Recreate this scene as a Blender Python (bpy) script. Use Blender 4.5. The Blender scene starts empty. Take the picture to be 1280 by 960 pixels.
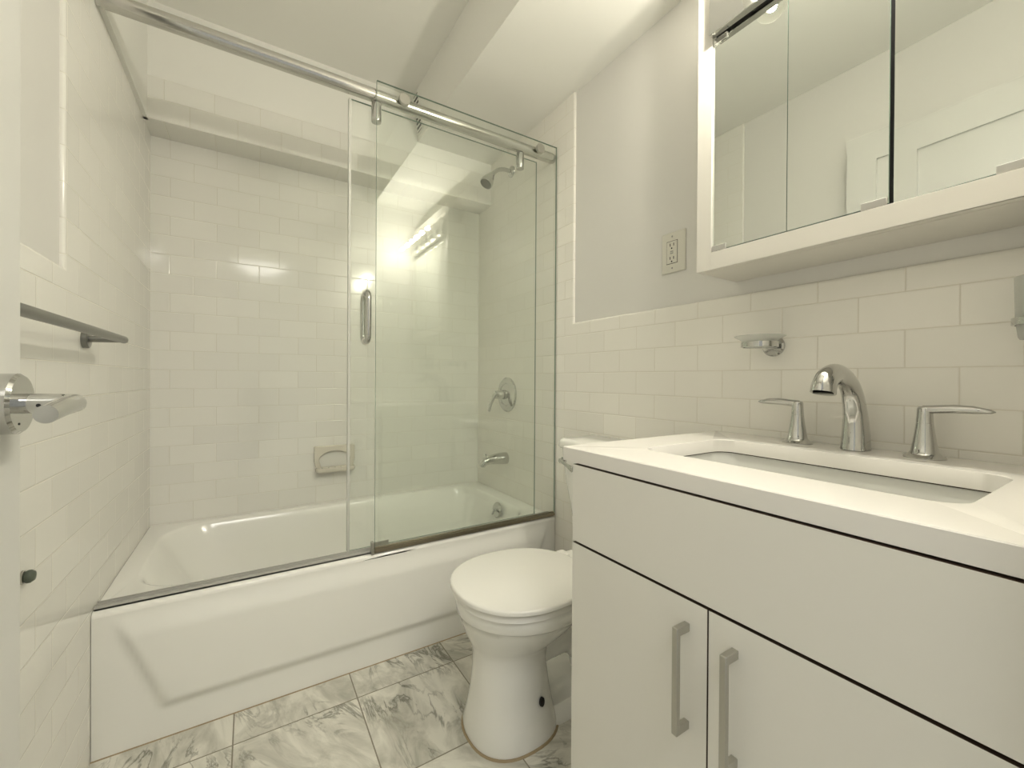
import bpy, bmesh, math, random
from mathutils import Vector, Matrix
random.seed(4)
S = bpy.context.scene
COL = S.collection
PI = math.pi

# ------------------------------------------------------------ camera, world, exposure
cd = bpy.data.cameras.new('camera'); cam = bpy.data.objects.new('camera', cd); COL.objects.link(cam)
S.camera = cam
F_PX, YAW, PITCH, ROLL = 524.37, .5578, -.0042, .0059
cd.sensor_fit = 'HORIZONTAL'; cd.sensor_width = 36.0; cd.lens = F_PX/1280*36.0
cd.shift_x = .57/1280; cd.shift_y = -3.31/1280
cd.clip_start = .02
fw = Vector((math.sin(YAW)*math.cos(PITCH), math.cos(YAW)*math.cos(PITCH), math.sin(PITCH)))
rt = Vector((math.cos(YAW), -math.sin(YAW), 0)); up = rt.cross(fw)
r2 = rt*math.cos(ROLL)+up*math.sin(ROLL); u2 = -rt*math.sin(ROLL)+up*math.cos(ROLL)
cam.matrix_world = Matrix(((r2.x,u2.x,-fw.x,.350),(r2.y,u2.y,-fw.y,0),(r2.z,u2.z,-fw.z,1.006),(0,0,0,1)))

wd = bpy.data.worlds.new('world'); S.world = wd; wd.use_nodes = True
bg = wd.node_tree.nodes['Background']; bg.inputs[0].default_value = (.98,.98,.90,1); bg.inputs[1].default_value = .42
S.view_settings.view_transform = 'Standard'; S.view_settings.look = 'None'
S.view_settings.gamma = 1; S.view_settings.use_curve_mapping = False
S.view_settings.exposure = 0.26
S.cycles.transparent_max_bounces = 48
BULB_W = 4.5
BULB_COL = (1.0,.95,.83)

# added fill light, unseen in the hallway behind the doorway, brightens the room
hl = bpy.data.lights.new('hallway_fill','AREA'); hl.shape = 'DISK'; hl.size = .6; hl.energy = 10; hl.color = (1,.97,.90)
ho = bpy.data.objects.new('hallway_fill', hl); COL.objects.link(ho); ho.location = (.45,-.75,2.35); ho.rotation_euler = (math.radians(38),0,0)

# ------------------------------------------------------------ dimensions
W = 1.524; YT = 1.502; YB = 2.264; YO = 2.114; ZO = 2.005; ZS = 2.238; XS = 1.089; XT = 1.058; ZC = 2.46
P = .0807; TOP = 1.2508; PR = .010
MX = 1.355      # mirror plane
CZ = .858       # counter top

# ------------------------------------------------------------ helpers
def tagp(o, label=None, cat=None, group=None, kind=None):
    if label: o['label'] = label
    if cat: o['category'] = cat
    if group: o['group'] = group
    if kind: o['kind'] = kind
    return o
def thing(name, loc, label, cat, group=None):
    o = bpy.data.objects.new(name, None); o.empty_display_size = .05; COL.objects.link(o); o.location = loc
    return tagp(o, label, cat, group)
def root_loc(p):
    v = Vector((0,0,0))
    while p: v += Vector(p.location); p = p.parent
    return v
def obj(name, bm, mat, parent=None, bevel=0, smooth=35, seg=2):
    me = bpy.data.meshes.new(name)
    bmesh.ops.remove_doubles(bm, verts=bm.verts, dist=1e-6)
    bmesh.ops.recalc_face_normals(bm, faces=bm.faces)
    bm.to_mesh(me); bm.free()
    for m in (mat if isinstance(mat,(list,tuple)) else [mat]): me.materials.append(m)
    if smooth:
        for p in me.polygons: p.use_smooth = True
        me.set_sharp_from_angle(angle=math.radians(smooth))
    if parent: me.transform(Matrix.Translation(-root_loc(parent)))
    o = bpy.data.objects.new(name, me); COL.objects.link(o)
    if parent: o.parent = parent
    if bevel:
        b = o.modifiers.new('bevel','BEVEL'); b.width = bevel; b.segments = seg; b.limit_method = 'ANGLE'; b.angle_limit = math.radians(40)
    return o
def B(): return bmesh.new()
def quad(bm, vs, mi=0):
    f = bm.faces.new([bm.verts.new(v) for v in vs]); f.material_index = mi; return f
def box(bm, x0,x1,y0,y1,z0,z1, mi=0):
    v = [bm.verts.new((x,y,z)) for z in (z0,z1) for y in (y0,y1) for x in (x0,x1)]
    for a in ((0,1,3,2),(4,6,7,5),(0,4,5,1),(2,3,7,6),(0,2,6,4),(1,5,7,3)):
        f = bm.faces.new([v[i] for i in a]); f.material_index = mi
    return v
def bridge(bm, a, b, mi=0):
    n = len(a)
    for i in range(n):
        f = bm.faces.new((a[i],a[(i+1)%n],b[(i+1)%n],b[i])); f.material_index = mi
def loft(bm, rings, cap0=True, cap1=True, mi=0):
    R = [[bm.verts.new(p) for p in r] for r in rings]
    for a,b in zip(R,R[1:]): bridge(bm,a,b,mi)
    if cap0: bm.faces.new(R[0]).material_index = mi
    if cap1: bm.faces.new(R[-1]).material_index = mi
    return R
def frame(d):
    d = d.normalized(); a = Vector((0,0,1)) if abs(d.z) < .9 else Vector((1,0,0))
    u = d.cross(a).normalized(); return u, d.cross(u).normalized()
def tube(bm, pts, rad, n=20, flat=1.0, ref=None, mi=0):
    """swept round section; rad scalar or list; flat scales the v axis"""
    pts = [Vector(p) for p in pts]
    if not isinstance(rad,(list,tuple)): rad = [rad]*len(pts)
    rings = []; u = None
    for i,p in enumerate(pts):
        d = (pts[min(i+1,len(pts)-1)]-pts[max(i-1,0)]).normalized()
        if u is None:
            if ref is not None: u = (Vector(ref)-d*d.dot(Vector(ref))).normalized()
            else: u = frame(d)[0]
        else: u = (u-d*d.dot(u)).normalized()
        v = d.cross(u)
        rings.append([p+u*math.cos(2*PI*k/n)*rad[i]+v*math.sin(2*PI*k/n)*rad[i]*flat for k in range(n)])
    loft(bm, rings, mi=mi)
def lathe(bm, prof, c, axis, n=32, mi=0, sy=1.0):
    """prof: list of (radius, distance along axis)"""
    c = Vector(c); a = Vector(axis).normalized(); u,v = frame(a)
    rings = [[c+a*h+u*math.cos(2*PI*k/n)*max(r,1e-5)+v*math.sin(2*PI*k/n)*max(r,1e-5)*sy for k in range(n)] for r,h in prof]
    loft(bm, rings, mi=mi)
def curve(pts, n=8):
    """catmull-rom through points"""
    pts = [Vector(p) for p in pts]; out = []
    q = [pts[0]*2-pts[1]]+pts+[pts[-1]*2-pts[-2]]
    for i in range(len(pts)-1):
        a,b,c,d = q[i:i+4]
        for k in range(n):
            t = k/n
            out.append(.5*((2*b)+(c-a)*t+(2*a-5*b+4*c-d)*t*t+(3*b-a-3*c+d)*t**3))
    out.append(pts[-1]); return out
def lerp_list(vals, n=8):
    out = []
    for a,b in zip(vals, vals[1:]):
        out += [a+(b-a)*k/n for k in range(n)]
    return out+[vals[-1]]
def rr(x0,x1,y0,y1,r,z,n=8,m=5):
    """rounded rectangle ring; r scalar or 4 radii for corners (x0y0, x1y0, x1y1, x0y1)"""
    if not isinstance(r,(list,tuple)): r = [r]*4
    cs = [(x0+r[0],y0+r[0],PI,r[0]),(x1-r[1],y0+r[1],1.5*PI,r[1]),(x1-r[2],y1-r[2],0,r[2]),(x0+r[3],y1-r[3],.5*PI,r[3])]
    arcs = [[(cx+math.cos(a+PI/2*k/n)*q, cy+math.sin(a+PI/2*k/n)*q) for k in range(n+1)] for cx,cy,a,q in cs]
    pts = []
    for i,arc in enumerate(arcs):
        pts += arc; nx = arcs[(i+1)%4][0]; la = arc[-1]
        for k in range(1,m): pts.append((la[0]+(nx[0]-la[0])*k/m, la[1]+(nx[1]-la[1])*k/m))
    return [(x,y,z) for x,y in pts]
def ell(cx,cy,ax,ay,z,n=40,back=1.0,pw=2.0):
    out = []
    for k in range(n):
        a = 2*PI*k/n; c,s = math.cos(a),math.sin(a)
        e = 2/pw
        x = math.copysign(abs(c)**e,c)*ax*(back if c > 0 else 1); y = math.copysign(abs(s)**e,s)*ay
        out.append((cx+x, cy+y, z))
    return out

# ------------------------------------------------------------ materials
def mat(name, col, rough=.5, metal=0, spec=.5, coat=0, bump=None):
    m = bpy.data.materials.new(name); m.use_nodes = True; nt = m.node_tree; b = nt.nodes['Principled BSDF']
    b.inputs['Base Color'].default_value = (*col,1); b.inputs['Roughness'].default_value = rough
    b.inputs['Metallic'].default_value = metal; b.inputs['Specular IOR Level'].default_value = spec
    if coat: b.inputs['Coat Weight'].default_value = coat; b.inputs['Coat Roughness'].default_value = .05
    if bump:
        sc, st = bump
        n = nt.nodes.new('ShaderNodeTexNoise'); n.inputs['Scale'].default_value = sc; n.inputs['Detail'].default_value = 4
        g = nt.nodes.new('ShaderNodeNewGeometry'); nt.links.new(g.outputs['Position'], n.inputs['Vector'])
        u = nt.nodes.new('ShaderNodeBump'); u.inputs['Strength'].default_value = st; u.inputs['Distance'].default_value = .002
        nt.links.new(n.outputs['Fac'], u.inputs['Height']); nt.links.new(u.outputs['Normal'], b.inputs['Normal'])
    return m
def nd(nt, t, **k):
    n = nt.nodes.new(t)
    for a,b in k.items():
        if a.startswith('_'): setattr(n, a[1:], b)
        else: n.inputs[a].default_value = b
    return n
def math_n(nt, op, a, b=None):
    n = nt.nodes.new('ShaderNodeMath'); n.operation = op
    for i,v in enumerate((a,b)):
        if v is None: continue
        if isinstance(v,(int,float)): n.inputs[i].default_value = v
        else: nt.links.new(v, n.inputs[i])
    return n.outputs[0]
def tile_mat(name, axis, uo, zo, col=(.86,.845,.79), grout=(.74,.715,.635), mortar=.0010, wav=.25):
    m = bpy.data.materials.new(name); m.use_nodes = True; nt = m.node_tree; L = nt.links.new
    b = nt.nodes['Principled BSDF']
    g = nd(nt,'ShaderNodeNewGeometry'); sp = nd(nt,'ShaderNodeSeparateXYZ'); L(g.outputs['Position'], sp.inputs[0])
    u = math_n(nt,'ADD', sp.outputs[axis], -uo+40*P); v = math_n(nt,'ADD', sp.outputs['Z'], -zo+41*P)
    cb = nd(nt,'ShaderNodeCombineXYZ'); L(u, cb.inputs[0]); L(v, cb.inputs[1])
    def brick(ms, sm):
        br = nd(nt,'ShaderNodeTexBrick'); br.offset = .5; br.offset_frequency = 2
        br.inputs['Scale'].default_value = 1; br.inputs['Mortar Size'].default_value = ms; br.inputs['Mortar Smooth'].default_value = sm
        br.inputs['Brick Width'].default_value = 2*P; br.inputs['Row Height'].default_value = P; br.inputs['Bias'].default_value = 0
        br.inputs['Color1'].default_value = (.96,.96,.96,1); br.inputs['Color2'].default_value = (1,1,1,1); br.inputs['Mortar'].default_value = (1,1,1,1)
        L(cb.outputs[0], br.inputs['Vector']); return br
    b1 = brick(mortar, .2); b2 = brick(mortar*2.4, 1.0)
    base = nd(nt,'ShaderNodeMix', _data_type='RGBA', _blend_type='MULTIPLY'); base.inputs[0].default_value = 1
    base.inputs[6].default_value = (*col,1); L(b1.outputs['Color'], base.inputs[7])
    mx = nd(nt,'ShaderNodeMix', _data_type='RGBA'); L(b1.outputs['Fac'], mx.inputs[0]); L(base.outputs[2], mx.inputs[6]); mx.inputs[7].default_value = (*grout,1)
    L(mx.outputs[2], b.inputs['Base Color'])
    r = nd(nt,'ShaderNodeMapRange'); r.inputs['To Min'].default_value = .10; r.inputs['To Max'].default_value = .6
    L(b1.outputs['Fac'], r.inputs[0]); L(r.outputs[0], b.inputs['Roughness'])
    n = nd(nt,'ShaderNodeTexNoise', Scale=9.0, Detail=2.0); L(g.outputs['Position'], n.inputs['Vector'])
    h = math_n(nt,'ADD', math_n(nt,'MULTIPLY', b2.outputs['Fac'], -1.0), math_n(nt,'MULTIPLY', n.outputs['Fac'], wav))
    bu = nd(nt,'ShaderNodeBump', Strength=.4, Distance=.0018); L(h, bu.inputs['Height']); L(bu.outputs['Normal'], b.inputs['Normal'])
    return m

M_PAINT = mat('wall_paint', (.78,.765,.73), .42, bump=(60,.04))
M_CEIL = mat('ceiling_paint', (.90,.89,.84), .7, bump=(60,.04))
M_DOOR = mat('door_paint', (.69,.685,.65), .35)
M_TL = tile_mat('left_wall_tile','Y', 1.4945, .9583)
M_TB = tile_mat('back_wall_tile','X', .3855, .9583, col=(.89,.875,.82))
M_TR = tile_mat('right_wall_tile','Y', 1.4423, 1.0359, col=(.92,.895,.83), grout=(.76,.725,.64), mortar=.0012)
M_PORC = mat('porcelain', (.92,.91,.86), .08, coat=.3)
M_TUB = mat('tub_enamel', (.92,.91,.86), .14, coat=.2)
M_LID = mat('toilet_seat_plastic', (.90,.885,.835), .22)
M_CHROME = mat('chrome', (.60,.60,.585), .07, metal=1)
M_BRUSH = mat('brushed_steel', (.52,.51,.47), .30, metal=1)
M_SATIN = mat('satin_chrome_rail', (.60,.59,.56), .15, metal=1)
M_ALU = mat('aluminium_track', (.50,.49,.455), .4, metal=0)
M_DARKMET = mat('dark_bronze_strip', (.34,.30,.23), .35, metal=1)
M_CAB = mat('matte_white_laminate', (.85,.83,.77), .42)
M_TOWEL = mat('dull_grey_metal', (.26,.26,.245), .32, metal=1)
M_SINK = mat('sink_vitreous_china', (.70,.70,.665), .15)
M_EDGEB = mat('dark_brown_panel_edge', (.09,.06,.04), .6)
M_GAP = mat('dark_gap', (.05,.03,.02), .7)
M_QUARTZ = mat('white_quartz', (.88,.855,.81), .16)
M_FRAME = mat('cabinet_frame_paint', (.74,.715,.655), .4)
M_MIRROR = mat('mirror_silver', (.74,.765,.73), .0, metal=1)
M_BLACK = mat('black_edge', (.01,.01,.01), .5)
M_PLASTIC = mat('outlet_plastic', (.76,.74,.66), .35)
M_CLIP = mat('clip_plastic', (.42,.41,.38), .4)
M_NOZZLE = mat('dark_nozzle', (.10,.10,.08), .6)
M_RUBBER = mat('green_grey_rubber', (.10,.12,.09), .5)
M_SOAPC = mat('soap_dish_ceramic', (.74,.70,.61), .15)
M_CAULK = mat('old_caulk', (.36,.28,.17), .7)
def glass_mat(name, tint, ior=1.5, rough=0.0):
    m = bpy.data.materials.new(name); m.use_nodes = True; nt = m.node_tree; L = nt.links.new
    for n in list(nt.nodes): nt.nodes.remove(n)
    o = nd(nt,'ShaderNodeOutputMaterial'); t = nd(nt,'ShaderNodeBsdfTransparent'); t.inputs[0].default_value = (*tint,1)
    g = nd(nt,'ShaderNodeBsdfGlossy'); g.inputs['Roughness'].default_value = rough; g.inputs[0].default_value = (1,1,1,1)
    f = nd(nt,'ShaderNodeFresnel'); gm = nd(nt,'ShaderNodeNewGeometry'); mr = nd(nt,'ShaderNodeMapRange')
    mr.inputs['To Min'].default_value = ior; mr.inputs['To Max'].default_value = 1/ior; L(gm.outputs['Backfacing'], mr.inputs[0]); L(mr.outputs[0], f.inputs[0])
    mx = nd(nt,'ShaderNodeMixShader'); L(f.outputs[0], mx.inputs[0]); L(t.outputs[0], mx.inputs[1]); L(g.outputs[0], mx.inputs[2]); L(mx.outputs[0], o.inputs[0])
    return m
M_GLASS = glass_mat('green_tinted_glass', (.985,.996,.984), 1.45)
M_GEDGE = mat('glass_edge_green', (.20,.27,.22), .15)
M_SEAL = mat('clear_vinyl_seal', (.62,.62,.57), .25)
M_BULB = glass_mat('clear_bulb_glass', (.97,.97,.95), 1.35)
M_DISH = mat('frosted_glass', (.80,.82,.78), .35); M_DISH.node_tree.nodes['Principled BSDF'].inputs['Transmission Weight'].default_value = .55
M_DISH.node_tree.nodes['Principled BSDF'].inputs['Alpha'].default_value = .55
M_GLOW = bpy.data.materials.new('lamp_filament'); M_GLOW.use_nodes = True
_b = M_GLOW.node_tree.nodes['Principled BSDF']; _b.inputs['Emission Color'].default_value = (1,.9,.75,1); _b.inputs['Emission Strength'].default_value = 60

def marble():
    m = bpy.data.materials.new('marble_floor_tile'); m.use_nodes = True; nt = m.node_tree; L = nt.links.new
    b = nt.nodes['Principled BSDF']; T = .3275
    g = nd(nt,'ShaderNodeNewGeometry'); sp = nd(nt,'ShaderNodeSeparateXYZ'); L(g.outputs['Position'], sp.inputs[0])
    x = math_n(nt,'DIVIDE', math_n(nt,'ADD', sp.outputs[0], -.313+4*T), T); y = math_n(nt,'DIVIDE', math_n(nt,'ADD', sp.outputs[1], -1.372+12*T), T)
    cid = nd(nt,'ShaderNodeCombineXYZ'); L(math_n(nt,'FLOOR',x), cid.inputs[0]); L(math_n(nt,'FLOOR',y), cid.inputs[1])
    wn = nd(nt,'ShaderNodeTexWhiteNoise'); wn.noise_dimensions = '3D'; L(cid.outputs[0], wn.inputs['Vector'])
    sc = nd(nt,'ShaderNodeVectorMath'); sc.operation = 'SCALE'; L(wn.outputs['Color'], sc.inputs[0]); sc.inputs['Scale'].default_value = 9
    ad = nd(nt,'ShaderNodeVectorMath'); ad.operation = 'ADD'; L(g.outputs['Position'], ad.inputs[0]); L(sc.outputs[0], ad.inputs[1])
    ro = nd(nt,'ShaderNodeVectorRotate'); ro.rotation_type = 'Z_AXIS'; L(ad.outputs[0], ro.inputs['Vector'])
    L(math_n(nt,'ADD', math_n(nt,'MULTIPLY', wn.outputs['Value'], 1.3), .3), ro.inputs['Angle'])
    mp = nd(nt,'ShaderNodeMapping'); mp.inputs['Scale'].default_value = (1.0,2.6,1); L(ro.outputs[0], mp.inputs[0])
    n1 = nd(nt,'ShaderNodeTexNoise', Scale=4.5, Detail=7.0, Roughness=.62, Distortion=1.0); L(mp.outputs[0], n1.inputs['Vector'])
    n2 = nd(nt,'ShaderNodeTexNoise', Scale=5.0, Detail=8.0, Roughness=.6, Distortion=.9); L(mp.outputs[0], n2.inputs['Vector'])
    cr = nd(nt,'ShaderNodeValToRGB'); L(n1.outputs['Fac'], cr.inputs[0])
    cr.color_ramp.elements[0].position = .32; cr.color_ramp.elements[0].color = (.42,.41,.35,1)
    cr.color_ramp.elements[1].position = .60; cr.color_ramp.elements[1].color = (.76,.74,.66,1)
    vein = math_n(nt,'ABSOLUTE', math_n(nt,'ADD', n2.outputs['Fac'], -.5))
    vr = nd(nt,'ShaderNodeValToRGB'); L(vein, vr.inputs[0])
    vr.color_ramp.elements[0].position = 0; vr.color_ramp.elements[0].color = (.40,.40,.38,1)
    vr.color_ramp.elements[1].position = .035; vr.color_ramp.elements[1].color = (1,1,1,1)
    n3 = nd(nt,'ShaderNodeTexNoise', Scale=5.0, Detail=2.0); L(ad.outputs[0], n3.inputs['Vector'])
    msk = nd(nt,'ShaderNodeMapRange'); msk.inputs['From Min'].default_value = .42; msk.inputs['From Max'].default_value = .62; L(n3.outputs['Fac'], msk.inputs[0])
    mu = nd(nt,'ShaderNodeMix', _data_type='RGBA', _blend_type='MULTIPLY'); L(msk.outputs[0], mu.inputs[0]); L(cr.outputs[0], mu.inputs[6]); L(vr.outputs[0], mu.inputs[7])
    def edge(c):
        f = math_n(nt,'FRACT', c); return math_n(nt,'MINIMUM', f, math_n(nt,'SUBTRACT', 1.0, f))
    e = math_n(nt,'LESS_THAN', math_n(nt,'MINIMUM', edge(x), edge(y)), .0055)
    mg = nd(nt,'ShaderNodeMix', _data_type='RGBA'); L(e, mg.inputs[0]); L(mu.outputs[2], mg.inputs[6]); mg.inputs[7].default_value = (.25,.23,.18,1)
    L(mg.outputs[2], b.inputs['Base Color']); b.inputs['Roughness'].default_value = .25
    return m
M_FLOOR = marble()

# ------------------------------------------------------------ room shell
ST = lambda o: tagp(o, kind='structure')
bm = B(); box(bm, -.1,W+.1,-1.3,YB+.1,-.06,0); ST(obj('floor', bm, M_FLOOR, smooth=0))
# ceiling with the dropped boxing along the right-hand wall
bm = B()
sec = [(-.1,ZC),(XT,ZC),(XS,ZS),(W+.1,ZS),(W+.1,ZC+.1),(-.1,ZC+.1)]
loft(bm, [[(x,y,z) for x,z in sec] for y in (-.1,YB+.1)]); ST(obj('ceiling', bm, M_CEIL, smooth=0))

def tile_L(bm, x, nrm, y1, ytop, zt, y0, zc, mi):
    """L-shaped tile facing: full height for y>ytop, wainscot to zt for y0..ytop; rounded exposed edge"""
    s = nrm
    def prof(y,z,d): return (x - s*d, y, z)
    # outline order: start low front
    out = [(y0,0),(y1,0),(y1,zc),(ytop,zc),(ytop,zt),(y0,zt)]
    R = .0085; K = 5
    # offsets of the exposed edges (inner L corner): edges 3-4 and 4-5
    rings = []
    for k in range(K+1):
        a = PI/2*k/K
        inset = R*(1-math.sin(a)) ; dep = R*(1-math.cos(a))  # k=K on the side, k=0 on the face
        o = R*(1-math.sin(a))
        rings.append(([(y0,0),(y1,0),(y1,zc),(ytop+o,zc),(ytop+o,zt-o),(y0,zt-o)], dep))
    rings.append(([(y0,0),(y1,0),(y1,zc),(ytop,zc),(ytop,zt),(y0,zt)], PR+.002))
    VV = [[bm.verts.new(prof(y,z,d)) for y,z in r] for r,d in rings]
    f = bm.faces.new(VV[0]); f.material_index = mi
    for a,b in zip(VV,VV[1:]): bridge(bm,a,b,mi)
bm = B()
box(bm, -.12,-PR,-.1,YB+.1,0,ZC, 0)
tile_L(bm, 0, 1, YB+.02, 1.3246, TOP, .03, ZC, 1)
ST(obj('wall_left', bm, [M_PAINT, M_TL], smooth=50))
bm = B()
box(bm, W+PR,W+.14,-.1,YB+.1,0,ZC, 0)
tile_L(bm, W, -1, YB+.02, 1.386, TOP, .03, ZS+.01, 1)
ST(obj('wall_right', bm, [M_PAINT, M_TR], smooth=50))
bm = B()
box(bm, -.02,W+.02,YB,YB+.12,0,ZO, 0)
ST(obj('wall_back', bm, [M_TB], smooth=0))
# projecting upper part over the tub: tiled to 2.17, painted above
bm = B()
box(bm, -.005,W+.005,YO,YB+.1,ZO,2.1688, 0); box(bm, -.005,W+.005,YO+.003,YB+.1,2.1688,ZC, 1)
box(bm, -.005,.013,1.52,YO+.02,ZO,ZC, 1)
ST(obj('trim_1', bm, [M_TB, M_CEIL], smooth=0))
# wall with the doorway the picture is taken from
bm = B()
DX0, DX1, DZ = .095, .90, 2.09
box(bm, -.1,DX0-.035,-.10,.03,0,ZC); box(bm, DX1,W+.1,-.10,.03,0,ZC); box(bm, DX0-.035,DX1,-.10,.03,DZ,ZC)
ST(obj('wall_front', bm, M_PAINT, smooth=0))
# old caulk line at tub and wall, as a slim bead
bm = B(); tube(bm, [(.0,YT-.001,.0),(W,YT-.001,.0)], .0022, 6); ST(obj('trim_2', bm, M_CAULK))

# ------------------------------------------------------------ door, opened against the left wall
def door():
    x0,x1,y0,y1,z0,z1 = .060,.095,.045,.806,.012,2.077
    bm = B()
    st = .105
    # slab with two recessed panels on the room side
    pans = [(y0+st,y1-st,1.00,z1-.118),(y0+st,y1-st,.22,.88)]
    box(bm, x0,x1-.012,y0,y1,z0,z1)
    box(bm, x1-.012,x1,y0,y0+st,z0,z1); box(bm, x1-.012,x1,y1-st,y1,z0,z1)
    for a,b in ((z0,.22),(.88,1.00),(z1-.118,z1)): box(bm, x1-.012,x1,y0+st,y1-st,a,b)
    d = obj('door_1', bm, M_DOOR, smooth=0); ST(d)
    h = bpy.data.objects.new('lever_handle', None); COL.objects.link(h); h.location = (x1,.752,.973); h.parent = d
    bm = B(); c = (x1,.752,.973)
    lathe(bm, [(.0,0),(.037,0),(.037,.016),(.034,.0195),(.0,.0195)], c, (1,0,0), 48); obj('rose', bm, M_CHROME, h, smooth=30)
    bm = B()
    pts = [(x1+.018,.752,.973),(x1+.050,.752,.973)]
    arc = [(x1+.050+.018*math.sin(a), .752-.018*(1-math.cos(a)), .973) for a in [PI/2*k/8 for k in range(1,9)]]
    end = [(x1+.0695,.69,.971),(x1+.071,.640,.966)]
    tube(bm, pts+arc+end, [.0125,.0115]+[.0115]*8+[.0108,.0098], 28)
    obj('lever', bm, M_CHROME, h, smooth=45)
    bm = B(); lathe(bm, [(0,0),(.0022,0),(.0022,.0006),(0,.0006)], (x1+.036,.7405,.971), (0,-1,0), 12); obj('set_screw', bm, M_BLACK, h)
    bm = B(); lathe(bm, [(0,0),(.0015,0),(.0015,.0006),(0,.0006)], (x1+.0195,.742,.949), (1,0,0), 10); obj('release_hole', bm, M_BLACK, h)
door()

# ------------------------------------------------------------ bathtub
def bathtub():
    t = thing('bathtub', (W/2,(YT+YB)/2,0), 'white alcove bathtub with embossed apron behind the sliding glass doors', 'bathtub')
    bm = B()
    x0,x1,y0,y1 = .001,W-.001,YT,YB-.001
    z = .388
    def inner(l,r,f,b,rad,zz): return rr(.052+l,1.452-r,1.582+f,2.226-b,rad,zz,10,8)
    rings = [rr(x0,x1,y0,y1,.0005,z-.014,10,8), rr(x0,x1,y0+.0015,y1,.0005,z-.006,10,8), rr(x0,x1,y0+.006,y1,.0005,z-.0015,10,8), rr(x0,x1,y0+.013,y1,.0005,z,10,8),
             inner(0,0,0,0,[.15,.12,.13,.16],z), inner(.008,.006,.006,.006,[.147,.115,.127,.157],z-.003), inner(.016,.012,.012,.012,[.143,.112,.125,.155],z-.012),
             inner(.04,.022,.022,.024,[.14,.11,.12,.15],z-.06), inner(.09,.04,.04,.045,[.14,.11,.12,.15],z-.15), inner(.16,.055,.055,.06,[.14,.11,.12,.15],z-.25),
             inner(.20,.07,.07,.08,[.13,.10,.11,.13],z-.29), inner(.25,.10,.10,.11,[.11,.08,.09,.11],z-.315), inner(.32,.17,.17,.17,[.08,.06,.07,.08],z-.325)]
    loft(bm, rings, cap0=False)
    # apron: plane with a raised embossed field
    def sm(v): v = max(0,min(1,v)); return v*v*(3-2*v)
    NX,NZ = 150,60
    g = []
    for j in range(NZ+1):
        zz = (z-.014)*j/NZ; row = []
        for i in range(NX+1):
            x = x0+(x1-x0)*i/NX
            xl = .055+(.30-zz)*.40; xr = W-.055-(.30-zz)*.40
            d = min((zz-.080)/.034, (x-xl)/.032, (xr-x)/.032)
            h = sm(d)*(1-sm((zz-.30)/.07))
            row.append(bm.verts.new((x, YT-.014*h, zz)))
        g.append(row)
    for j in range(NZ):
        for i in range(NX): bm.faces.new((g[j][i],g[j][i+1],g[j+1][i+1],g[j+1][i]))
    obj('tub_body', bm, M_TUB, t, smooth=60)
    # overflow plate on the inner end wall
    c = Vector((1.4205,1.842,.343)); ax = Vector((-1,0,.13))
    bm = B(); lathe(bm, [(0,0),(.039,0),(.039,.005),(.034,.010),(0,.012)], c, ax, 36); p = obj('overflow_plate', bm, M_CHROME, t, smooth=40)
    bm = B(); n = ax.normalized(); q = c+n*.010
    tube(bm, [q, q+n*.012, q+n*.030+Vector((0,-.012,-.018))], [.006,.006,.0045], 12); obj('drain_lever', bm, M_CHROME, p)
bathtub()

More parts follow.
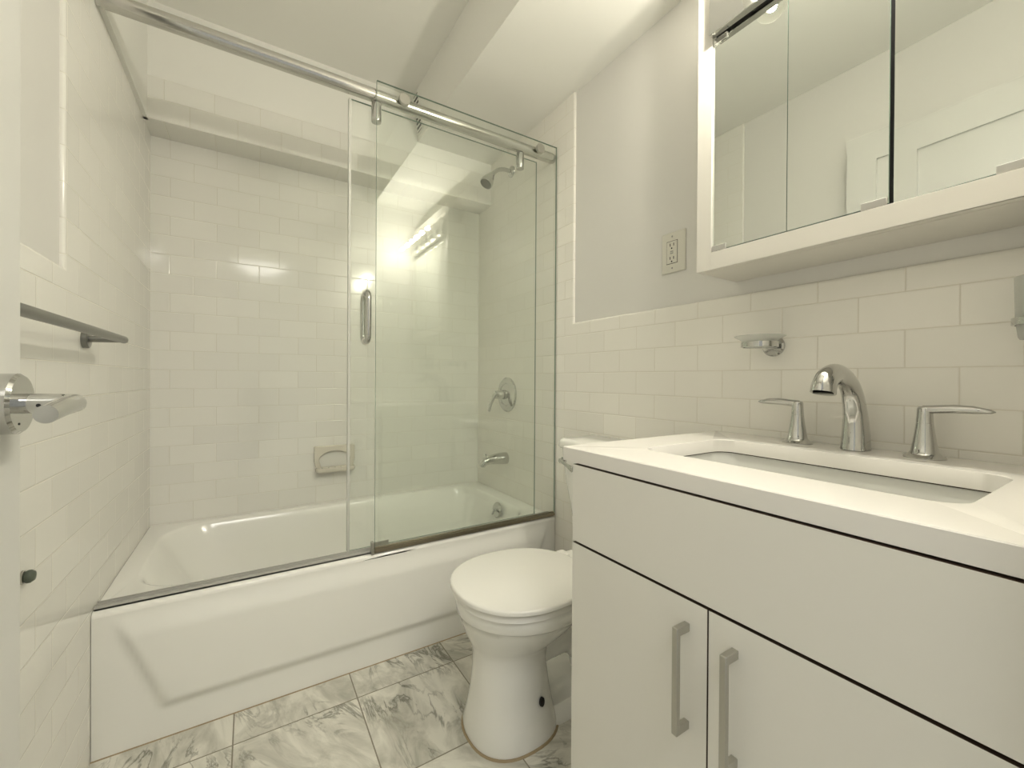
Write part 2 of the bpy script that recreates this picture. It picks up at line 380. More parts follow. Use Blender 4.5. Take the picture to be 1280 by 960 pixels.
# ------------------------------------------------------------ shower enclosure
RY, RZ, RR = 1.5316, 2.0135, .0225
def enclosure():
    # top rail
    t = thing('shower_rail', (W/2,RY,RZ), 'round polished rail running over the tub from wall to wall', 'rail')
    bm = B(); tube(bm, [(.012,RY,RZ),(W-.014,RY,RZ)], RR, 40); obj('rail', bm, M_SATIN, t, smooth=40)
    for x,s in ((0,1),(W,-1)):
        bm = B(); lathe(bm, [(0,.0005),(.019,.0005),(.019,.014),(0,.014)], (x,RY,RZ), (s,0,0), 32); obj('end_bracket', bm, M_CHROME, t)
    # bottom track on the tub rim
    t = thing('bottom_track', (W/2,1.5,.388), 'slim aluminium guide track lying on the front rim of the bathtub', 'track')
    bm = B(); box(bm, .003,W-.003,1.5165,1.549,.3881,.3925); box(bm, .003,W-.003,1.5165,1.519,.3881,.4005); box(bm, .003,W-.003,1.532,1.534,.3881,.4005); box(bm,.003,W-.003,1.547,1.549,.3881,.4005)
    obj('track_channel', bm, M_ALU, t, smooth=0)
    bm = B(); box(bm, .722,W-.003,1.5095,1.5162,.3881,.4100); obj('threshold_strip', bm, M_DARKMET, t, bevel=.001)
    bm = B(); box(bm, .7125,.7215,1.498,1.5162,.3882,.4325); box(bm,.7215,.775,1.5095,1.5125,.4105,.4285); obj('guide_block', bm, M_BRUSH, t, bevel=.0008)
    def pane(name, x0,x1,y0,y1,z0,z1,label,grp=None):
        t = thing(name, ((x0+x1)/2,(y0+y1)/2,z0), label, 'glass door', 'sliding glass panels of the shower')
        bm = B(); box(bm, x0,x1,y0,y1,z0,z1)
        for f in bm.faces: pass
        bmesh.ops.recalc_face_normals(bm, faces=bm.faces)
        for f in bm.faces: f.material_index = 0 if abs(f.normal.y) > .5 else 1
        obj('glass_panel', bm, [M_GLASS, M_GEDGE], t, smooth=0); return t
    # outer panel on rollers in front of the rail
    a = pane('sliding_glass_door', .7245,1.5190,1.5000,1.5080,.4040,2.0510,'front tempered glass shower panel rising above the rail, on two round rollers')
    for x,zz in ((.8195,2.0115),(1.4215,2.0135)):
        bm = B(); lathe(bm, [(0,0),(.0185,0),(.0205,.003),(.0205,.013),(.019,.015),(0,.015)], (x,1.500,zz), (0,-1,0), 36); r = obj('roller_cap', bm, M_BRUSH, a)
        bm = B(); lathe(bm, [(0,0),(.008,0),(.008,.0012),(0,.0012)], (x,1.508,zz), (0,1,0), 20); obj('roller_pin', bm, M_CHROME, r)
    bm = B(); box(bm, .7245,1.5190,1.4985,1.5092,.3965,.4065); obj('bottom_seal', bm, M_DARKMET, a, smooth=0)
    # inner panel hanging from clamps, with the pull handle
    b = pane('sliding_glass_door', .6475,1.4485,1.5556,1.5636,.3970,1.9900,'rear glass shower panel with chrome pull handle, hung from the rail by two clamps')
    for x in (.7317,1.3460):
        bm = B(); lathe(bm, [(0,0),(.0165,0),(.0175,.002),(.0175,.062),(.0165,.066),(0,.066)], (x,1.5375,1.9905), (0,0,-1), 28); obj('hanger_clamp', bm, M_CHROME, b)
    bm = B(); box(bm, .6410,.6500,1.552,1.567,.3970,1.9900); obj('edge_seal', bm, M_SEAL, b, bevel=.002)
    hd = bpy.data.objects.new('pull_handle', None); COL.objects.link(hd); hd.parent = b; hd.location = Vector((.703,1.5556,1.226))-Vector(b.location)
    for s,yy in ((-1,1.5556),(1,1.5636)):
        z0,z1 = 1.141,1.312; o = .040
        path = curve([(.703,yy,z1),(.703,yy+s*o*.55,z1+.001),(.703,yy+s*o*.92,z1-.014),(.703,yy+s*o,z1-.04),(.703,yy+s*o,z0+.04),(.703,yy+s*o*.92,z0+.014),(.703,yy+s*o*.55,z0-.001),(.703,yy,z0)],6)
        bm = B(); tube(bm, path, .0095, 20); obj('grip', bm, M_CHROME, hd, smooth=60)
    for z in (1.141,1.312):
        bm = B(); lathe(bm, [(0,0),(.0145,0),(.0145,.0015),(0,.0015)], (.703,1.5556,z), (0,-1,0), 24); obj('washer', bm, M_PLASTIC, hd)
enclosure()

# ------------------------------------------------------------ shower fittings on the right wall
def fittings():
    t = thing('showerhead', (W,1.890,2.105), 'chrome shower head on a bent arm, high on the tiled end wall', 'shower head')
    bm = B(); lathe(bm, [(0,.0005),(.029,.0005),(.027,.008),(.016,.014),(0,.015)], (W,1.890,2.105), (-1,0,0), 32); obj('wall_flange', bm, M_CHROME, t, smooth=50)
    pth = curve([(W-.005,1.890,2.105),(W-.045,1.889,2.105),(W-.085,1.888,2.092),(W-.115,1.886,2.066),(W-.126,1.885,2.052)],6)
    bm = B(); tube(bm, pth, .0105, 18); obj('arm', bm, M_CHROME, t, smooth=60)
    ax = Vector((-.50,-.04,-.80)).normalized(); c = Vector((W-.123,1.885,2.058))
    bm = B(); lathe(bm, [(0,0),(.013,0),(.017,.006),(.018,.016),(.024,.024),(.031,.048),(.034,.066),(.033,.070),(0,.070)], c, ax, 32); h = obj('head', bm, M_CHROME, t, smooth=45)
    bm = B(); lathe(bm, [(0,0),(.029,0),(.029,.001),(0,.001)], c+ax*.0702, ax, 28); obj('spray_face', bm, M_NOZZLE, h)
    # valve
    vc = Vector((W,1.922,.9255)); t = thing('shower_valve', vc, 'round chrome shower valve with drooping lever between shower head and spout', 'shower valve')
    bm = B(); lathe(bm, [(0,.0005),(.092,.0005),(.092,.004),(.086,.010),(.062,.015),(.058,.011),(.045,.016),(0,.018)], vc, (-1,0,0), 48); obj('escutcheon', bm, M_CHROME, t, smooth=25)
    bm = B(); lathe(bm, [(.0,.012),(.026,.012),(.024,.045),(.021,.070),(.018,.080),(0,.082)], vc, (-1,0,0), 32); obj('hub', bm, M_CHROME, t, smooth=40)
    bm = B(); tube(bm, curve([vc+Vector((-.068,0,.010)),vc+Vector((-.083,.005,-.010)),vc+Vector((-.094,.016,-.05)),vc+Vector((-.100,.024,-.088))],6), lerp_list([.019,.017,.013,.010],6), 20, flat=.6, ref=(0,1,0)); obj('lever', bm, M_CHROME, t, smooth=60)
    # spout
    sc = Vector((W,1.935,.583)); t = thing('tub_spout', sc, 'chrome tub spout with pull-up diverter above the bathtub rim', 'spout')
    bm = B()
    pts = [(0,0,0),(-.015,0,0),(-.06,0,.001),(-.105,0,-.002),(-.130,0,-.009),(-.142,0,-.022),(-.145,0,-.034)]
    tube(bm, [sc+Vector(p) for p in pts], [.033,.0335,.029,.024,.022,.018,.015], 28, flat=.95); obj('body', bm, M_CHROME, t, smooth=50)
    bm = B(); q = sc+Vector((-.125,0,.008)); tube(bm, [q,q+Vector((0,0,.016)),q+Vector((0,0,.018)),q+Vector((0,0,.024))], [.0035,.0035,.007,.0065], 12); obj('diverter_knob', bm, M_CHROME, t)
    # built-in ceramic soap dish on the back wall
    t = thing('wall_soap_dish', (.713,YB,.605), 'cream ceramic soap dish set into the tiled back wall above the bathtub', 'soap dish')
    x0,x1,z0,z1 = .618,.808,.538,.672
    # back plate with an arched recess
    bm = B(); n = 24
    yf = YB-.017
    def arch(s, k):   # inner recess outline
        a = PI*k/n; return (.713-math.cos(a)*.072*s, .600+math.sin(a)*.045*s)
    ring_in = [arch(1,k) for k in range(n+1)]+[(.713+.072-.012,.556),(.713-.072+.012,.556)]
    ring_out = []
    for (x,z) in ring_in:
        dx,dz = x-.713, z-.605; s = min((.0945/abs(dx)) if dx else 9, (.066/abs(dz)) if dz else 9); ring_out.append((.713+dx*s,.605+dz*s))
    A = [bm.verts.new((x,yf,z)) for x,z in ring_out]; Bv = [bm.verts.new((x,yf,z)) for x,z in ring_in]
    Cv = [bm.verts.new((x,YB+.012,z)) for x,z in ring_in]; Dv = [bm.verts.new((x,YB,z)) for x,z in ring_out]
    bridge(bm,A,Bv); bridge(bm,Bv,Cv); bm.faces.new(Cv); bridge(bm,Dv,A)
    obj('back_plate', bm, M_SOAPC, t, bevel=.003, smooth=40)
    # projecting tray with a raised lip
    bm = B()
    rings = [rr(.628,.798,YB-.050,YB-.008,.018,.545,6,4), rr(.622,.804,YB-.056,YB-.008,.02,.552,6,4), rr(.622,.804,YB-.056,YB-.008,.02,.568,6,4),
             rr(.629,.797,YB-.050,YB-.010,.016,.568,6,4), rr(.633,.793,YB-.046,YB-.012,.014,.558,6,4)]
    loft(bm, rings); obj('tray', bm, M_SOAPC, t, smooth=50)
    for k in range(5):
        x = .655+k*.029
        bm = B(); tube(bm, [(x,YB-.044,.558),(x,YB-.038,.562),(x,YB-.020,.562),(x,YB-.014,.558)], [.003,.004,.004,.003], 10); obj('drain_ridge', bm, M_SOAPC, t)
fittings()

# ------------------------------------------------------------ toilet
def toilet():
    cy = 1.062
    t = thing('toilet', (1.2,cy,0), 'white round-front two-piece toilet with closed lid between bathtub and vanity', 'toilet')
    bm = B()
    def R(x0,x1,hw,z,pw=2.0,cyo=0,n=44):
        # egg section: front half rounder
        cx = x0+(x1-x0)*.48; out = []
        for k in range(n):
            a = 2*PI*k/n; c,s = math.cos(a),math.sin(a); e = 2/pw
            ax = (x1-cx) if c > 0 else (cx-x0)
            out.append((cx+math.copysign(abs(c)**e,c)*ax, cy+cyo+math.copysign(abs(s)**e,s)*hw, z))
        return out
    loft(bm, [R(.872,1.14,.124,0,2.4,-.014), R(.870,1.14,.124,.020,2.4,-.014), R(.882,1.13,.114,.055,2.4,-.012), R(.893,1.12,.104,.12,2.3,-.010), R(.898,1.115,.099,.185,2.2,-.006), R(.898,1.13,.099,.225,2.1),
              R(.888,1.17,.118,.252,2.0), R(.872,1.22,.145,.285,2.0), R(.861,1.26,.166,.318,2.0), R(.856,1.275,.175,.336,2.0), R(.8545,1.28,.182,.3375,2.0), R(.852,1.285,.185,.342,2.0), R(.850,1.285,.186,.368,2.0), R(.854,1.28,.182,.377,2.0)])
    # deck, trapway and foot behind the column
    loft(bm, [rr(1.17,1.50,cy-.10,cy+.10,.03,.30,6,4), rr(1.17,1.52,cy-.115,cy+.115,.03,.34,6,4), rr(1.17,1.52,cy-.12,cy+.12,.03,.385,6,4)])
    tube(bm, curve([(1.06,cy,.20),(1.14,cy,.205),(1.22,cy,.20),(1.30,cy,.14),(1.34,cy,.06),(1.34,cy,.0)],6), lerp_list([.07,.068,.068,.068,.075,.085],6), 28)
    loft(bm, [rr(1.05,1.44,cy-.105,cy+.105,.05,0,6,4), rr(1.05,1.44,cy-.105,cy+.105,.05,.018,6,4), rr(1.06,1.42,cy-.085,cy+.085,.05,.045,6,4)])
    obj('bowl', bm, M_PORC, t, smooth=50)
    def slab(name, z0,z1,g,m):
        bm = B(); def_ = lambda q,z: R(.839+q,1.268-q,.195-q,z,2.2)
        loft(bm, [def_(.008,z0), def_(g,z0+.002), def_(g,z1-.004), def_(g+.002,z1-.001), def_(g+.007,z1)]); return obj(name, bm, m, t, smooth=50)
    slab('seat', .379,.3955,.010,M_LID); slab('lid', .3995,.4135,.0,M_LID)
    for s in (-1,1):
        bm = B(); loft(bm, [rr(1.245,1.285,cy+s*.07-.02,cy+s*.07+.02,.008,.385,4,2), rr(1.245,1.285,cy+s*.07-.02,cy+s*.07+.02,.008,.408,4,2), rr(1.250,1.280,cy+s*.07-.015,cy+s*.07+.015,.008,.413,4,2)]); obj('hinge', bm, M_LID, t)
    bm = B()
    xs = 1.345
    def T(q,hw,z,r=.03): return rr(xs+q,W-.006,cy-hw,cy+hw,[r,.01,.01,r],z,8,4)
    loft(bm, [T(.03,.10,.385), T(.018,.118,.42), T(.012,.135,.48), T(.008,.152,.55), T(.004,.170,.63), T(.002,.184,.70), T(.0,.190,.752)])
    tk = obj('tank', bm, M_PORC, t, smooth=50)
    bm = B(); loft(bm, [T(-.006,.196,.752), T(-.010,.200,.757), T(-.010,.200,.776,.035), T(-.006,.196,.783,.035), T(.004,.186,.787,.03)]); obj('tank_lid', bm, M_PORC, t, smooth=50)
    fl = bpy.data.objects.new('flush_lever', None); COL.objects.link(fl); fl.parent = t; fl.location = Vector((xs,cy+.160,.705))-Vector(t.location)
    c = Vector((xs-.001,cy+.160,.706))
    bm = B(); lathe(bm, [(0,-.004),(.013,-.004),(.013,.004),(.008,.006),(.008,.020),(0,.020)], c, (-1,0,0), 20); obj('pivot', bm, M_CHROME, fl)
    bm = B(); tube(bm, [c+Vector((-.018,.006,.001)),c+Vector((-.020,-.02,-.003)),c+Vector((-.022,-.055,-.012)),c+Vector((-.023,-.075,-.017)),c+Vector((-.023,-.078,-.018))], [.005,.006,.009,.012,.010], 14, flat=.5, ref=(0,0,1)); obj('arm', bm, M_CHROME, fl, smooth=50)
    bm = B(); lathe(bm, [(0,-.004),(.0095,-.004),(.0095,.0012),(0,.0012)], (1.0465,.9437,.105), (.30,-.93,.12), 16, sy=1.3); o = obj('bolt_hole', bm, M_BLACK, t); o['label'] = 'dark bolt hole'
    bm = B(); loft(bm, [R(.866,1.146,.130,0.0003,2.4,-.014), R(.869,1.143,.127,.004,2.4,-.014)]); o = obj('caulk_line', bm, M_CAULK, t)
toilet()

# ------------------------------------------------------------ vanity
def vanity():
    y0,y1 = .064,.6965; xf = .942
    def edges(bm):      # brown core shows on the narrow edges of the white fronts
        bmesh.ops.recalc_face_normals(bm, faces=bm.faces)
        for f in bm.faces: f.material_index = 0 if abs(f.normal.x) > .5 else 1
    t = thing('vanity_cabinet', (1.24,(y0+y1)/2,0), 'matte white vanity cabinet with two doors and a blind drawer front', 'cabinet')
    bm = B(); xb = W-.001
    box(bm, xf+.0205,xb,y0,y0+.017,.10,.8275); box(bm, xf+.0205,xb,y1-.017,y1,.10,.8275); box(bm, xf+.0205,xb,y0+.017,y1-.017,.10,.117)
    box(bm, xb-.012,xb,y0+.017,y1-.017,.117,.8275); box(bm, xf+.07,xf+.086,y0+.002,y1-.002,0,.10); box(bm, xf+.086,xb,y0+.002,y0+.018,0,.10); box(bm, xf+.086,xb,y1-.018,y1-.002,0,.10); obj('carcass', bm, M_CAB, t, smooth=0)
    bm = B(); box(bm, xf+.0185,xf+.0203,y0+.003,y1-.003,.102,.8272); o = obj('shadow_gap', bm, M_GAP, t, smooth=0); o['label'] = 'dark sheet painted as shade behind the fronts'  # dark sheet stands in for the shade inside the front gaps
    bm = B(); box(bm, xf,xf+.018,y0,y1,.6622,.8248); edges(bm); obj('drawer_front', bm, [M_CAB, M_EDGEB], t)
    g = .3805
    for a,b,hy in ((g+.0013,y1,.4165),(y0,g-.0013,.3385)):
        bm = B(); box(bm, xf,xf+.018,a,b,.104,.6572); edges(bm); d = obj('door', bm, [M_CAB, M_EDGEB], t)
        h = bpy.data.objects.new('bar_handle', None); COL.objects.link(h); h.parent = d; 
        bm = B(); z0,z1 = .4535,.6215; xo = xf-.031
        for zz in (z0,z1-.013):
            box(bm, xo+.006,xf+.001,hy-.0052,hy+.0052,zz,zz+.013)
        box(bm, xo,xo+.0085,hy-.0052,hy+.0052,z0,z1)
        bpy.data.objects.remove(h)
        obj('bar_handle', bm, M_BRUSH, d, bevel=.0015)
    # countertop with a rounded cut-out
    t = thing('countertop', (1.24,.39,.828), 'white quartz countertop with rectangular sink cut-out on the vanity', 'countertop')
    X0,X1,Y0,Y1 = .945,W-.001,.034,.7345; hx0,hx1,hy0,hy1 = 1.072,1.372,.137,.624; z0,z1 = CZ-.030,CZ
    bm = B()
    O = lambda q,z: rr(X0+q,X1-q,Y0+q,Y1-q,.002,z,8,6); I = lambda q,z: rr(hx0-q,hx1+q,hy0-q,hy1+q,.038,z,8,6)
    loops = [[bm.verts.new(p) for p in L] for L in (O(0,z0),O(0,z1-.0015),O(.0015,z1),I(.0012,z1),I(0,z1-.0015),I(0,z0))]
    for a,b in zip(loops,loops[1:]+loops[:1]): bridge(bm,a,b)
    obj('slab', bm, M_QUARTZ, t, smooth=40)
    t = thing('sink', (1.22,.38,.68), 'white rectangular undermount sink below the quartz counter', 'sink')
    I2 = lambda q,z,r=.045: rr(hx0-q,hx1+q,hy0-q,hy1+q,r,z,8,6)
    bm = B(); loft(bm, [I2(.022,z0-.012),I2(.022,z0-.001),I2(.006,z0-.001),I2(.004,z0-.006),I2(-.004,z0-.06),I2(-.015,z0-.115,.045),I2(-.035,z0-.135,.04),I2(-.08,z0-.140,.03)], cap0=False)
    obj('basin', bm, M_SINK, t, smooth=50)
    bm = B(); A = [bm.verts.new(p) for p in rr(hx0-.0035,hx1+.0035,hy0-.0035,hy1+.0035,.04,z0-.0026,8,6)]; Bq = [bm.verts.new(p) for p in rr(hx0-.0035,hx1+.0035,hy0-.0035,hy1+.0035,.04,z0-.0002,8,6)]
    Cq = [bm.verts.new(p) for p in rr(hx0-.006,hx1+.006,hy0-.006,hy1+.006,.04,z0-.0002,8,6)]; bridge(bm,A,Bq); bridge(bm,Bq,Cq); obj('caulk_joint', bm, M_GAP, t, smooth=0)
    bm = B(); lathe(bm, [(0,0),(.022,0),(.022,.003),(.017,.004),(0,.003)], (1.225,.38,z0-.1399), (0,0,1), 24); obj('drain', bm, M_CHROME, t)
vanity()

def faucet():
    t = thing('faucet', (1.467,.378,CZ), 'chrome widespread faucet with arched spout and two lever handles behind the sink', 'faucet')
    bm = B(); y = .378
    path = curve([(1.470,y,CZ),(1.471,y,CZ+.045),(1.464,y,CZ+.090),(1.444,y,CZ+.130),(1.408,y,CZ+.155),(1.366,y,CZ+.163),(1.331,y,CZ+.153),(1.316,y,CZ+.137),(1.3125,y,CZ+.125)],8)
    tube(bm, path, lerp_list([.033,.029,.025,.0225,.021,.0215,.024,.0255,.026],8), 32, flat=.80, ref=(1,0,0))
    s = obj('spout', bm, M_CHROME, t, smooth=60)
    bm = B(); lathe(bm, [(0,0),(.017,0),(.017,.0012),(0,.0012)], (1.3124,y,CZ+.1248), (-.1,0,-1), 24); obj('aerator', bm, M_NOZZLE, s)
    for yy,s in ((.491,1),(.267,-1)):
        c = (1.467,yy,CZ)
        bm = B(); lathe(bm, [(0,0),(.0315,0),(.0315,.002),(.025,.0065),(.0205,.012),(.0175,.030),(.0148,.050),(.0128,.068),(0,.068)], c, (0,0,1), 32); h = obj('handle_base', bm, M_CHROME, t, smooth=40)
        bm = B()
        lathe(bm, [(0,.0685),(.0128,.0685),(.0118,.085),(.0114,.096),(.0095,.100),(0,.101)], c, (0,0,1), 24)
        p = [(1.467,yy-s*.002,CZ+.094),(1.467,yy+s*.014,CZ+.0955),(1.467,yy+s*.040,CZ+.098),(1.467,yy+s*.065,CZ+.0975),(1.467,yy+s*.086,CZ+.0955),(1.467,yy+s*.092,CZ+.095)]
        tube(bm, p, [.0085,.0082,.0082,.0074,.0040,.0008], 18, flat=1.25, ref=(0,0,1)); obj('lever', bm, M_CHROME, h, smooth=60)
faucet()

# ------------------------------------------------------------ medicine cabinet, light bar
def medicine():
    ya,yb = .080,.6825; za,zb = 1.290,2.065; ia,ib = .118,.643; zi = 1.337
    t = thing('medicine_cabinet', (W,.38,1.29), 'white framed three-door mirrored medicine cabinet above the sink', 'cabinet')
    bm = B(); box(bm, MX+.016,W+.009,ya,yb,za,zb); obj('cabinet_box', bm, M_FRAME, t, smooth=0)
    bm = B(); xf = MX-.006
    box(bm, xf,MX+.016,ya,ia,za,zb); box(bm, xf,MX+.016,ib,yb,za,zb); box(bm, xf,MX+.016,ia,ib,za,zi-.003); box(bm, xf,MX+.016,ia,ib,zb-.045,zb)
    obj('frame', bm, M_FRAME, t, bevel=.0005)
    bm = B(); box(bm, MX+.012,MX+.015,ia,ib,zi-.003,1.90); obj('inner_panel', bm, M_BLACK, t, smooth=0)
    zt = 1.872
    seams = [ib-.0012,.467,.292,ia+.001]
    for k in range(3):
        y1 = seams[k]-(.0008 if k else 0); y0 = seams[k+1]+(.0008 if k != 2 else 0)
        if k == 2: y1 -= .0035
        bm = B(); box(bm, MX,MX+.005,y0,y1,zi+.0012,zt)
        bmesh.ops.recalc_face_normals(bm, faces=bm.faces)
        for f in bm.faces: f.material_index = 0 if f.normal.x < -.5 else 1
        piv = Vector((MX,y0,zi))
        if k == 2:   # right-hand door stands slightly ajar, hinged at its far right edge
            bmesh.ops.rotate(bm, verts=bm.verts, cent=piv, matrix=Matrix.Rotation(math.radians(-2.6),3,'Z'))
        d = obj('mirror_door', bm, [M_MIRROR, M_GEDGE], t, smooth=0)
        hy = (y1-.037,y1) if k == 0 else (y0+.001,y0+.041)
        for top in (0,1):
            bm = B()
            if top: box(bm, MX-.004,MX-.0003,hy[0],hy[1],zt-.012,zt+.002)
            else: box(bm, MX-.004,MX-.0003,hy[0],hy[1],zi-.0015,zi+.0125)
            if k == 2: bmesh.ops.rotate(bm, verts=bm.verts, cent=piv, matrix=Matrix.Rotation(math.radians(-2.6),3,'Z'))
            obj('hinge_clip', bm, M_CHROME if top else M_CLIP, d, bevel=.0015)
medicine()

def light_bar():
    t = thing('vanity_light_bar', (1.345,.37,1.9), 'chrome strip light with round clear bulbs above the mirror doors', 'lamp')
    bm = B(); box(bm, 1.330,MX-.007,.1195,.640,1.8745,1.985); obj('backplate', bm, M_CHROME, t, bevel=.0015)
    for k in range(5):
        y = .545-.095*k; z = 1.931; xb = 1.275
        bm = B(); lathe(bm, [(0,0),(.021,0),(.021,.010),(.017,.012),(0,.012)], (1.330,y,z), (-1,0,0), 24); obj('socket', bm, M_CHROME, t)
        bm = B(); prof = [(.013,.040),(.015,.034)]+[(.037*math.sin(a),.037*-math.cos(a)*-1) for a in []]
        R = .036; prof = [(.0125,.0435)]
        for i in range(1,17):
            a = .36+(PI-.36)*i/16; prof.append((R*math.sin(a), R*math.cos(a)))
        lathe(bm, prof, (xb,y,z), (1,0,0), 28); b = obj('bulb', bm, M_BULB, t, smooth=60)
        bm = B(); tube(bm, [(xb+.016,y,z),(xb+.002,y,z)], .0035, 8); tube(bm, curve([(xb,y-.010,z-.004),(xb-.004,y-.004,z+.006),(xb-.004,y+.004,z-.004),(xb,y+.010,z+.004)],5), .0016, 8)
        obj('filament', bm, M_GLOW, b)
        l = bpy.data.lights.new('bulb_light','POINT'); l.energy = BULB_W; l.color = BULB_COL; l.shadow_soft_size = .012
        lo = bpy.data.objects.new('bulb_light', l); COL.objects.link(lo); lo.location = (xb-.004,y,z)
light_bar()

# ------------------------------------------------------------ wall items
def outlet():
    x = W+PR; c = (x,.8905,1.4265)
    t = thing('wall_outlet', c, 'beige double outlet plate on painted wall left of the mirror cabinet', 'outlet')
    bm = B(); box(bm, x-.0065,x+.001,.8455,.9355,1.361,1.4945); obj('cover_plate', bm, M_PLASTIC, t, bevel=.003)
    bm = B(); box(bm, x-.0085,x-.0060,.8745,.9140,1.392,1.464); r = obj('receptacle', bm, M_PLASTIC, t, bevel=.001)
    bm = B(); box(bm, x-.0068,x-.0064,.8732,.9153,1.3905,1.4655); obj('recess_line', bm, M_GAP, t, smooth=0)
    for z in (1.4525,1.409):
        for dy in (.006,-.0075):
            bm = B(); box(bm, x-.0090,x-.0084,.8942+dy-.0012,.8942+dy+.0012,z-.0045,z+.0045); obj('slot', bm, M_BLACK, r, smooth=0)
        bm = B(); lathe(bm, [(0,0),(.0026,0),(.0026,.0005),(0,.0005)], (x-.0085,.8942,z-.0115), (-1,0,0), 12); obj('ground_hole', bm, M_BLACK, r)
    for z in (1.4245,1.4305):
        bm = B(); box(bm, x-.0096,x-.0084,.889,.8995,z-.0018,z+.0018); obj('test_button', bm, M_CLIP, r)
    for z in (1.376,1.480):
        bm = B(); lathe(bm, [(0,0),(.0032,0),(.0025,.0012),(0,.0014)], (x-.0065,.8942,z), (-1,0,0), 14); obj('screw', bm, M_CLIP, t)
outlet()

def dish_holder():
    z = 1.0985; y = .5735
    t = thing('soap_dish_holder', (W,y,z), 'chrome ring holder on the tiled wall carrying a frosted glass dish', 'holder')
    bm = B(); lathe(bm, [(0,.0005),(.0275,.0005),(.0275,.006),(.024,.010),(0,.011)], (W,y,z), (-1,0,0), 32); obj('wall_flange', bm, M_CHROME, t)
    bm = B(); tube(bm, [(W-.008,y,z),(W-.035,y,z-.001)], [.009,.0075], 16); obj('stub_arm', bm, M_CHROME, t)
    cx = W-.072
    bm = B(); n=40; sec = [(.038,-.0065),(.042,-.0065),(.042,.0065),(.038,.0065)]
    R4 = [[(cx+r*math.cos(2*PI*k/n), y+r*math.sin(2*PI*k/n), z+h) for k in range(n)] for r,h in sec]
    V = [[bm.verts.new(p) for p in r] for r in R4]
    for a,b in zip(V,V[1:]+V[:1]): bridge(bm,a,b)
    obj('ring', bm, M_CHROME, t, smooth=40)
    t = thing('glass_soap_dish', (cx,y,z), 'shallow frosted glass soap dish resting in the chrome ring', 'soap dish')
    bm = B(); lathe(bm, [(0,-.008),(.030,-.007),(.0365,-.001),(.0372,.007),(.046,.014),(.058,.021),(.0565,.022),(.044,.016),(.035,.009),(.033,.001),(.028,-.004),(0,-.005)], (cx,y,z), (0,0,1), 40)
    obj('dish', bm, M_DISH, t, smooth=50)
    # tumbler holder at the right-hand side
    y = .118; z = 1.108
    t = thing('tumbler_holder', (W,y,z), 'chrome tumbler holder on the tiled wall at the right picture edge', 'holder')
    bm = B(); lathe(bm, [(0,.0005),(.0275,.0005),(.0275,.006),(.024,.010),(0,.011)], (W,y,z), (-1,0,0), 32); obj('wall_flange', bm, M_CHROME, t)
    bm = B(); tube(bm, [(W-.008,y,z),(W-.040,y,z)], [.009,.0075], 16); obj('stub_arm', bm, M_CHROME, t)
    cx = W-.072
    bm = B(); R4 = [[(cx+r*math.cos(2*PI*k/n), y+r*math.sin(2*PI*k/n), z+h) for k in range(n)] for r,h in [(.035,-.006),(.039,-.006),(.039,.006),(.035,.006)]]
    V = [[bm.verts.new(p) for p in r] for r in R4]
    for a,b in zip(V,V[1:]+V[:1]): bridge(bm,a,b)
    obj('ring', bm, M_CHROME, t, smooth=40)
    t = thing('glass_tumbler', (cx,y,z-.03), 'frosted glass tumbler standing in the holder at the right picture edge', 'tumbler')
    bm = B(); lathe(bm, [(0,-.030),(.029,-.030),(.031,-.026),(.0345,.005),(.036,.075),(.0345,.075),(.0325,.005),(.029,-.024),(0,-.025)], (cx,y,z), (0,0,1), 40)
    obj('cup', bm, M_DISH, t, smooth=50)
dish_holder()

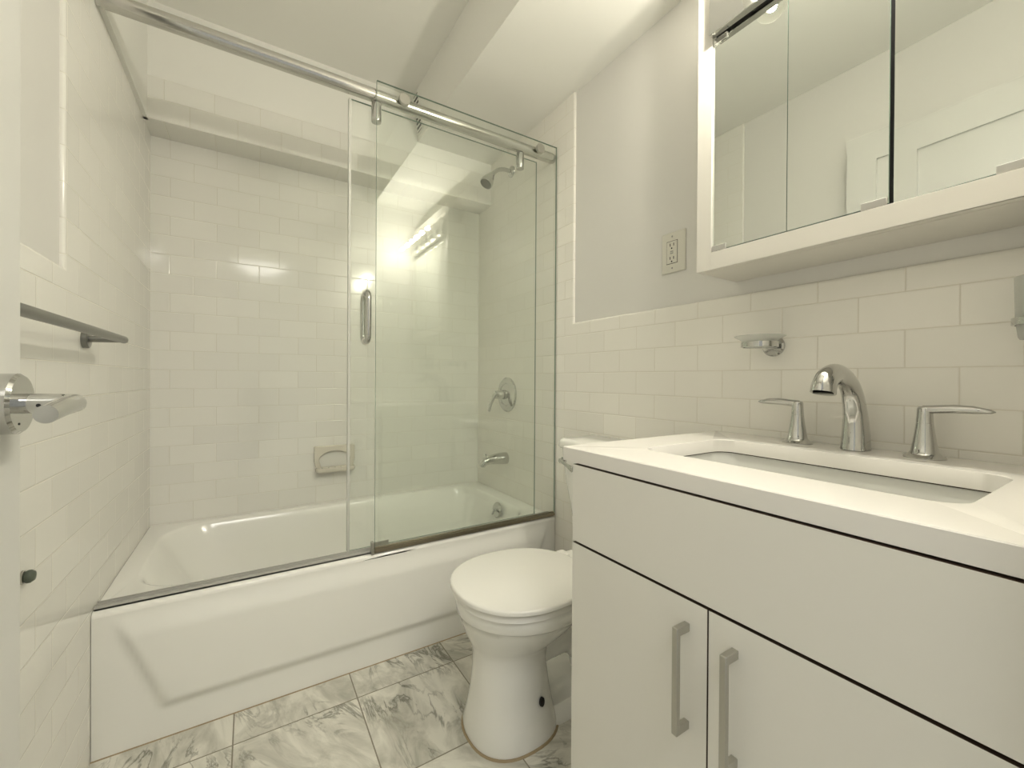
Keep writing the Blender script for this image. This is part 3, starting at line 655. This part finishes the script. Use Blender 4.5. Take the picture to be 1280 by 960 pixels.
def towel_bar():
    z = 1.1025; xb = .070
    t = thing('towel_bar', (0,1.15,z), 'grey metal towel bar on the tiled left wall beside the door', 'towel bar')
    bm = B(); tube(bm, [(xb,.845,z),(xb,1.468,z+.0015)], .0095, 24); obj('bar', bm, M_TOWEL, t)
    for y in (.872,1.440):
        bm = B(); lathe(bm, [(0,.0005),(.022,.0005),(.022,.010),(.020,.012),(0,.012)], (0,y,z-.003), (1,0,0), 28); obj('flange', bm, M_TOWEL, t)
        bm = B(); tube(bm, [(.010,y,z-.002),(xb,y,z)], .008, 18); obj('post', bm, M_TOWEL, t)
    t = thing('door_stop', (0,1.112,.642), 'small dark rubber door stop on the left wall, half hidden by the door', 'door stop')
    bm = B(); lathe(bm, [(0,.0005),(.012,.0005),(.012,.004),(.008,.005),(0,.005)], (0,1.112,.642), (1,0,0), 24); obj('base', bm, M_BRUSH, t)
    bm = B(); lathe(bm, [(0,.0045),(.009,.0045),(.0115,.008),(.0115,.012),(.008,.017),(0,.0185)], (0,1.112,.642), (1,0,0), 24); obj('bumper', bm, M_RUBBER, t, smooth=50)
towel_bar()

def vent():
    def sh(bm):
        for q in bm.verts: q.co.x += (XT-XS)*(q.co.z-ZS)/(ZC-ZS)
        return bm
    y0,y1,z0,z1 = 2.030,2.108,2.262,2.452; x = XS
    t = thing('air_vent', (x,(y0+y1)/2,(z0+z1)/2), 'narrow louvred air vent on the ceiling boxing above the shower', 'vent')
    bm = B(); box(bm, x-.0020,x-.0008,y0+.006,y1-.006,z0+.006,z1-.006); obj('dark_opening', sh(bm), M_BLACK, t, smooth=0)
    bm = B(); box(bm, x-.005,x-.0001,y0,y0+.007,z0,z1); box(bm, x-.005,x-.0001,y1-.007,y1,z0,z1); box(bm, x-.005,x-.0001,y0+.007,y1-.007,z0,z0+.007); box(bm, x-.005,x-.0001,y0+.007,y1-.007,z1-.007,z1)
    obj('frame', sh(bm), M_CEIL, t)
    n = 8; h = (z1-z0-.014)/n
    for k in range(n):
        z = z0+.007+h*(k+.5)
        bm = B(); loft(bm, [[(x-.0045,y0+.007,z-h*.16),(x-.0016,y0+.007,z-h*.16),(x-.0016,y0+.007,z+h*.16),(x-.0045,y0+.007,z+h*.16)],[(x-.0045,y1-.007,z-h*.16),(x-.0016,y1-.007,z-h*.16),(x-.0016,y1-.007,z+h*.16),(x-.0045,y1-.007,z+h*.16)]])
        obj('louvre', sh(bm), M_CEIL, t, smooth=0)
vent()
